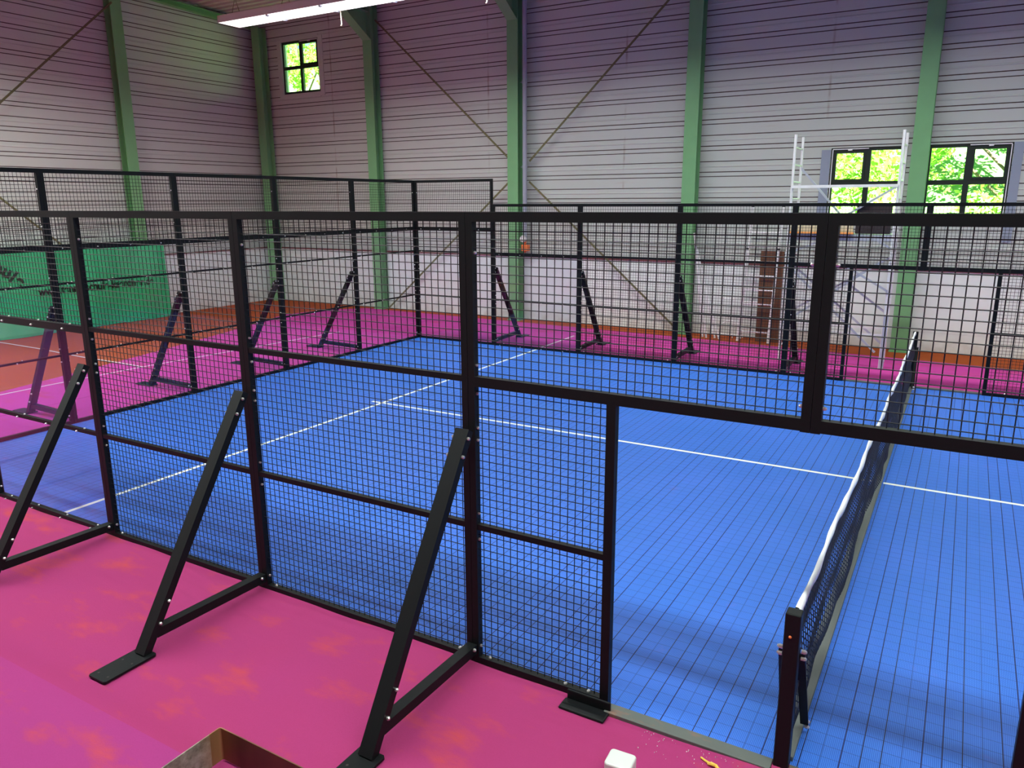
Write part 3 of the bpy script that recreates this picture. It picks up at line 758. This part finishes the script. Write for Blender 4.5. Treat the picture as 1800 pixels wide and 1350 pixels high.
for i in range(0, ny_ + 1):
    for j in range(0, nz_):
        if (i + j) % 2 == 0:
            if i < ny_: tri(P(i, j), P(i + 1, j + 1))
            if i > 0: tri(P(i, j), P(i - 1, j + 1))
me = bpy.data.meshes.new('netting'); me.from_pydata(m.v, [], m.f); me.materials.append(M['net']); me.update(); link('netting', me, e)
b = MB(); n = 200
for i in range(n + 1):
    y = 0.07 + 9.86 * i / n; z = ztop(y) + 0.006 * math.sin(y * 6) + 0.004 * math.sin(y * 17); wd = 0.011 + 0.003 * math.sin(y * 11); x = 0.006 * math.sin(y * 3.1)
    hgt = 0.055 + 0.006 * math.sin(y * 4.3)
    for dx, dz in ((-wd, -hgt / 2), (-wd * 1.2, 0), (-wd * .7, hgt / 2), (wd * .7, hgt / 2), (wd * 1.2, 0), (wd, -hgt / 2)): b.v.append((x + dx, y, z + dz))
for i in range(n):
    for q in range(6): r = (q + 1) % 6; b.face([i * 6 + q, i * 6 + r, i * 6 + 6 + r, i * 6 + 6 + q])
o = obj('top_band', b, 'netband', e)
for p in o.data.polygons: p.use_smooth = True
c = MB(); c.path([(0, -0.0, 0.905), (0, 0.05, 0.90), (0, 0.12, ztop(0.1) + .01)], 0.005, 6); c.path([(0.012, 0.0, 0.90), (0.015, 0.09, 0.86)], 0.004, 6); c.path([(0, 9.9, ztop(9.9)), (0, 10.0, 0.93)], 0.005, 6); obj('tension_cord', c, 'netband', e)
m = MB(); m.box(-0.05, 0.05, 0.05, 9.95, 0.0, 0.03); o = obj('base_bar', m, 'barmetal', e); bevel(o, 0.004)
for y0, sgn, lab in ((0.0, 1, 'black net post beside the near doorway with bolted brace'), (10.0, -1, 'black net post at the far side fence')):
    e2 = tag(empty('net_post', (0, y0, 0)), lab, 'net post')
    p = MB(); p.box(-0.04, 0.04, -0.04, 0.04, 0.0, 0.93); o = obj('post', p, 'black', e2); bevel(o, 0.008, 3)
    d = MB(); d.bar((0.045, sgn * 0.02, 0.68), (0.058, sgn * 0.33, 0.06), 0.010, 0.045, (1, 0, 0)); d.bar((-0.045, sgn * 0.02, 0.68), (-0.058, sgn * 0.33, 0.06), 0.010, 0.045, (1, 0, 0))
    obj('post_brace', d, 'black', e2)
    for z, yy, xx in ((0.70, 0.02, 0.048), (0.66, 0.02, 0.048), (0.085, 0.325, 0.06), (0.05, 0.325, 0.06)):
        for s in (-1, 1): bb = MB(); bb.dome((s * xx, sgn * yy, z), (s, 0, 0), 0.012, 0.03); obj('bolt', bb, 'bolt', e2)
    t = MB(); t.dome((-0.006, -sgn * 0.04, 0.80), (0, -sgn, 0), 0.008, 0.008); obj('rivet', t, 'orangevalve', e2)

# ------------------------------------------------------------------ banner on the end wall
e = tag(empty('banner', (-18.06, 5.3, 0)), 'green cloth banner with dark lettering hanging on the end wall', 'banner')
m = MB(); ny2, nz2 = 120, 26; yb0, yb1 = -0.8 - 5.3, 9.46 - 5.3
def bn(y, z): return 0.03 * math.sin(y * 1.9 + z) + 0.025 * math.sin(y * 4.3 - z * 1.7) + 0.012 * math.sin(y * 9.1 + z * 3)
for side in (0, 0.006):
    for i in range(ny2 + 1):
        for j in range(nz2 + 1):
            y = yb0 + (yb1 - yb0) * i / ny2; tz = j / nz2; ztop_ = 1.96 + 0.03 * math.sin(y * 2.0) - (0.0 if y < 3.9 else 0.02)
            m.v.append((bn(y, ztop_ * tz) - side, y + 0.03 * (1 - tz) * (i / ny2), 0.0 + ztop_ * tz))
K = (ny2 + 1) * (nz2 + 1)
for i in range(ny2):
    for j in range(nz2):
        a = i * (nz2 + 1) + j; m.face([a, a + nz2 + 1, a + nz2 + 2, a + 1]); m.face([K + a, K + a + 1, K + a + nz2 + 2, K + a + nz2 + 1])
o = obj('cloth', m, 'banner', e)
for p in o.data.polygons: p.use_smooth = True
def text(body, y, z, size, roll, name='lettering', bold=0.0):
    cu = bpy.data.curves.new(name, 'FONT'); cu.body = body; cu.size = size; cu.extrude = 0.002; cu.offset = bold; cu.align_x = 'LEFT'
    tmp = bpy.data.objects.new(name, cu); C.objects.link(tmp)
    dg = bpy.context.evaluated_depsgraph_get(); me = bpy.data.meshes.new_from_object(tmp.evaluated_get(dg)); bpy.data.objects.remove(tmp)
    me.materials.clear(); me.materials.append(M['letter'])
    R = Matrix.Rotation(PI / 2, 4, 'Z') @ Matrix.Rotation(PI / 2, 4, 'X') @ Matrix.Rotation(roll, 4, 'Z')
    for v in me.vertices:
        q = R @ v.co; yy = y + q.y; zz = z + q.z; v.co = (bn(yy, zz) + 0.012 + q.x, yy, zz)
    return me, name
url = text('www.tennisschule-kaercher.de', 6.03 - 5.3, 0.92, 0.27, 0.0, bold=0.007)
me = url[0]; wid = max(v.co.y for v in me.vertices) - min(v.co.y for v in me.vertices); y00 = min(v.co.y for v in me.vertices)
for v in me.vertices: v.co.y = y00 + (v.co.y - y00) * 3.0 / wid; v.co.x = bn(v.co.y, v.co.z) + 0.012
link('web_address', me, e)
for ch, y, z, roll in (('c', 4.90, 1.60, -0.15), ('h', 5.13, 1.545, -0.3), ('u', 5.29, 1.46, -0.5), ('l', 5.43, 1.33, -0.75), ('e', 5.52, 1.26, -0.75)):
    me, _ = text(ch, y - 5.3, z, 0.38, roll, bold=0.014); link('letter', me, e)

# ------------------------------------------------------------------ scaffold tower behind the far fence
e = tag(empty('scaffold_tower', (-0.58, 11.35, 0)), 'aluminium scaffold tower with platform standing in front of the low window', 'scaffold')
WX, DY = -1.77, 0.72
for x in (0, WX):
    m = MB()
    for y in (0, DY): m.tube((x, y, 0.0), (x, y, 4.16), 0.025, 10)
    z = 0.28
    while z < 4.1: m.tube((x, 0, z), (x, DY, z), 0.017, 8); z += 0.305
    obj('end_frame', m, 'alu', e)
m = MB(); m.box(WX + .03, -.03, 0.0, 0.05, 2.28, 2.40); m.box(WX + .03, -.03, DY - .05, DY, 2.28, 2.40); m.box(WX + .03, -0.03, 0.05, DY - .05, 2.35, 2.40)
for x in (WX + .05, -.08): m.box(x, x + .03, 0.05, DY - .05, 2.28, 2.35)
obj('platform', m, 'platform', e)
for (a, b_, w_) in (((WX, -0.03, 3.24), (0, -0.03, 3.24), .05), ((WX, -0.03, 0.62), (0, -0.03, 0.62), .03), ((WX, DY + .03, 0.62), (0, DY + .03, 0.62), .03)):
    m = MB(); m.bar(a, b_, w_ * .7, w_); obj('guard_rail', m, 'alu', e)
for a, b_ in (((WX, DY, 3.60), (-0.95, DY, 2.68)), ((0, -.03, 3.24), (-0.88, -.03, 2.68)), ((WX, -.04, 1.85), (-0.1, -.04, 0.30)), ((-0.12, -.04, 1.95), (WX + .02, -.04, 0.72)), ((WX, DY + .04, 1.75), (-0.05, DY + .04, 0.32)), ((0, DY + .04, 2.0), (WX, DY + .04, 0.85)),
              ((WX + .05, 0, 2.05), (WX + .7, 0, 2.32)), ((0, 0, 2.15), (-0.25, 0, 2.30)), ((0, -0.05, 1.42), (-0.75, -0.05, 1.85)), ((0, DY, 0.9), (-0.75, DY, 1.45))):
    m = MB(); m.bar(a, b_, 0.032, 0.036); obj('diagonal_brace', m, 'platform', e)
m = MB(); m.bar((0.03, -.06, 0.0), (0.03, -.06, 0.98), 0.055, 0.075); obj('leg_extension', m, 'platform', e)
m = MB(); m.box(WX + .03, -0.66, -0.02, 0.0, 2.40, 2.68); o = obj('toe_board', m, 'beige', loc=(-0.58, 11.35, 0)); tag(o, 'beige board standing upright on the scaffold platform', 'board')
m = MB(); m.box(WX + .03, -0.64, -0.035, 0.005, 2.405, 2.435); m2 = m
o = obj('edge_batten', m2, 'orange', loc=(-0.58, 11.32, 0)); tag(o, 'thin orange batten lying along the scaffold platform edge', 'batten')
m = MB(); m.box(-0.63, -0.06, 0, 0.03, 2.41, 2.90); o = obj('hatch_board', m, 'darkboard', loc=(-0.58, 11.36, 0)); tag(o, 'dark brown board standing on the scaffold platform in front of the window', 'board')

# ------------------------------------------------------------------ ladders, board and poles along the far wall
def ladder(x0, x1, yb, yt, zt, lab, step=0.30, r=0.028, z0=0.0):
    e = tag(empty('ladder_frame', ((x0 + x1) / 2, yb, 0)), lab, 'ladder', 'aluminium ladder frames against the long wall'); w2 = (x1 - x0) / 2
    for s in (-1, 1):
        m = MB(); m.tube((s * w2, 0, z0), (s * w2 + 0.05, yt - yb, zt), r, 10); obj('side_rail', m, 'alu', e)
        c = MB(); c.tube((s * w2 + 0.05, yt - yb, zt), (s * w2 + 0.051, yt - yb, zt + 0.03), r * 1.1, 10); obj('end_cap', c, 'black', e)
    z = z0 + 0.22
    while z < zt - 0.02:
        t = (z - z0) / (zt - z0); m = MB(); m.tube((-w2 + 0.05 * t, (yt - yb) * t, z), (w2 + 0.05 * t, (yt - yb) * t, z), 0.016, 8); obj('rung', m, 'alu', e); z += step
ladder(-3.60, -2.96, 13.32, 13.54, 2.86, 'tall aluminium ladder frame leaning on the wall behind the brown board', z0=0.0)
ladder(-3.57, -2.92, 12.98, 13.16, 1.97, 'short aluminium ladder frame leaning in front of the brown board', z0=0.0)
m = MB(); m.box(-0.24, 0.24, -0.02, 0.02, 0, 1.96); o = obj('formwork_board', m, 'board', loc=(-3.0, 13.215, -0.012)); tag(o, 'tall dark brown wooden board standing between the aluminium ladders', 'board')
for i, (xt, zt, xb, yb_) in enumerate(((-4.72, 2.30, -4.38, 13.12), (-4.70, 2.05, -4.28, 13.05), (-4.66, 1.95, -4.10, 13.10), (-4.64, 1.70, -3.98, 13.02))):
    m = MB(); m.tube((0, 0, 0.0), (xt - xb, 13.22 + 0.03 * i - yb_, zt), 0.022, 8)
    tag(obj('leaning_pole', m, 'alu', loc=(xb, yb_, 0)), ['tallest aluminium pole leaning against the green column', 'second tallest aluminium pole leaning against the green column', 'aluminium pole third in height against the green column', 'shortest aluminium pole, its foot farthest from the green column'][i], 'pole', 'aluminium poles leaning on the green column')
e = tag(empty('folding_trestle', (-3.78, 13.2, 0)), 'small light tubular folding trestle standing beside the ladders', 'trestle')
m = MB(); m.path([(-0.27, 0.1, 0.0), (-0.27, 0.2, 0.82), (-0.26, 0.2, 0.86), (0.0, 0.2, 0.86)], 0.014, 6); m.path([(0.0, 0.2, 0.86), (0.02, 0.1, 0.0)], 0.014, 6); obj('tube_frame', m, 'alu', e)
m = MB(); m.path([(0.28 * math.cos(t), -0.05, 0.05 + 0.36 * math.sin(t)) for t in [PI * i / 14 for i in range(15)]], 0.012, 6); m.tube((-0.28, -0.05, 0.10), (0.28, -0.05, 0.10), 0.012, 6); obj('hoop', m, 'alu', e)

# ------------------------------------------------------------------ things on the near floor
e = tag(empty('steel_frame', (-2.70, -1.50, 0.004)), 'rusty sheet steel frame open at the top lying at the bottom picture edge', 'metal frame')
t = 0.006; hh = 0.20; LX, LY = 1.25, -1.1
def wall(mb, p0, p1):
    mb.bar(p0, p1, t, hh)
# bent strip with a rounded corner
mm = MB(); R_ = 0.018; path = [(0, LY)] + [(R_ - R_ * math.cos(a), -R_ + R_ * math.sin(a)) for a in [i * PI / 12 for i in range(7)]] + [(LX, 0)]
prev = None
def off(p, q, d):
    v = Vector((q[0] - p[0], q[1] - p[1])).normalized(); return Vector((v.y, -v.x)) * d
nrm = []
for i, p in enumerate(path):
    a = path[max(i - 1, 0)]; b_ = path[min(i + 1, len(path) - 1)]; nrm.append(off(a, b_, t))
for i, p in enumerate(path):
    for z in (0, hh):
        mm.v.append((p[0], p[1], z)); mm.v.append((p[0] + nrm[i].x, p[1] + nrm[i].y, z))
for i in range(len(path) - 1):
    a = i * 4; b_ = a + 4
    for q in ((0, 1), (1, 3), (3, 2), (2, 0)): mm.face([a + q[0], a + q[1], b_ + q[1], b_ + q[0]])
mm.face([0, 1, 3, 2]); k = len(path) * 4 - 4; mm.face([k, k + 1, k + 3, k + 2])
obj('corner_sheet', mm, 'rusty', e)
m = MB(); m.box(LX, LX + t, LY, 0, 0, hh); m.box(0, LX, LY - t, LY, 0, hh); obj('rear_sheet', m, 'rusty', e)

e = tag(empty('plastic_box', (-0.745, -0.492, 0.006), 0.06), 'small white plastic box with rounded corners on the pink carpet', 'box')
m = MB(); R2_ = 0.022; a_, b_ = 0.074, 0.066; rim = []
for cx, cy_, q0 in ((a_ - R2_, b_ - R2_, 0), (-a_ + R2_, b_ - R2_, 1), (-a_ + R2_, -b_ + R2_, 2), (a_ - R2_, -b_ + R2_, 3)):
    for i in range(7): t_ = (q0 + i / 6) * PI / 2; rim.append((cx, cy_, math.cos(t_), math.sin(t_)))
NR = len(rim)
for z_, sh in ((0, 0.0), (0.066, 0.0), (0.072, 0.003), (0.075, 0.009)):
    for cx, cy_, c1_, s1_ in rim: m.v.append((cx + c1_ * (R2_ - sh), cy_ + s1_ * (R2_ - sh), z_))
for L_ in range(3):
    for i in range(NR): j = (i + 1) % NR; m.face([L_ * NR + i, L_ * NR + j, L_ * NR + NR + j, L_ * NR + NR + i])
m.face(list(range(NR))[::-1]); m.face([3 * NR + i for i in range(NR)])
o = obj('shell', m, 'whiteplastic', e)
m = MB(); m.box(0.070, 0.0735, -0.01, 0.01, 0.03, 0.062); obj('slot', m, 'darkboard', e)
m = MB(); rr = random.Random(11)
m.path([(0, 0, 0.006), (0.02, -0.01, 0.02), (0.045, -0.005, 0.012), (0.06, -0.03, 0.02), (0.08, -0.02, 0.008)], 0.010, 6); m.path([(-0.05, 0.03, 0.004), (-0.02, 0.012, 0.008), (0.01, 0.0, 0.01)], 0.006, 6)
tag(obj('tape_scrap', m, 'yellow', loc=(-0.345, -0.205, 0.004)), 'small crumpled yellow scrap on the carpet at the threshold', 'scrap')
m = MB()
for _ in range(60):
    x = rr.uniform(-0.75, -0.15); y = -0.13 - rr.random() ** 2 * 0.16; s = rr.uniform(.0015, .004)
    m.box(x, x + s, y, y + s, 0.012, 0.012 + s)
o = obj('white_crumbs', m, 'whiteplastic'); o['kind'] = 'stuff'; o['label'] = 'white crumbs scattered on the carpet along the threshold'; o['category'] = 'debris'
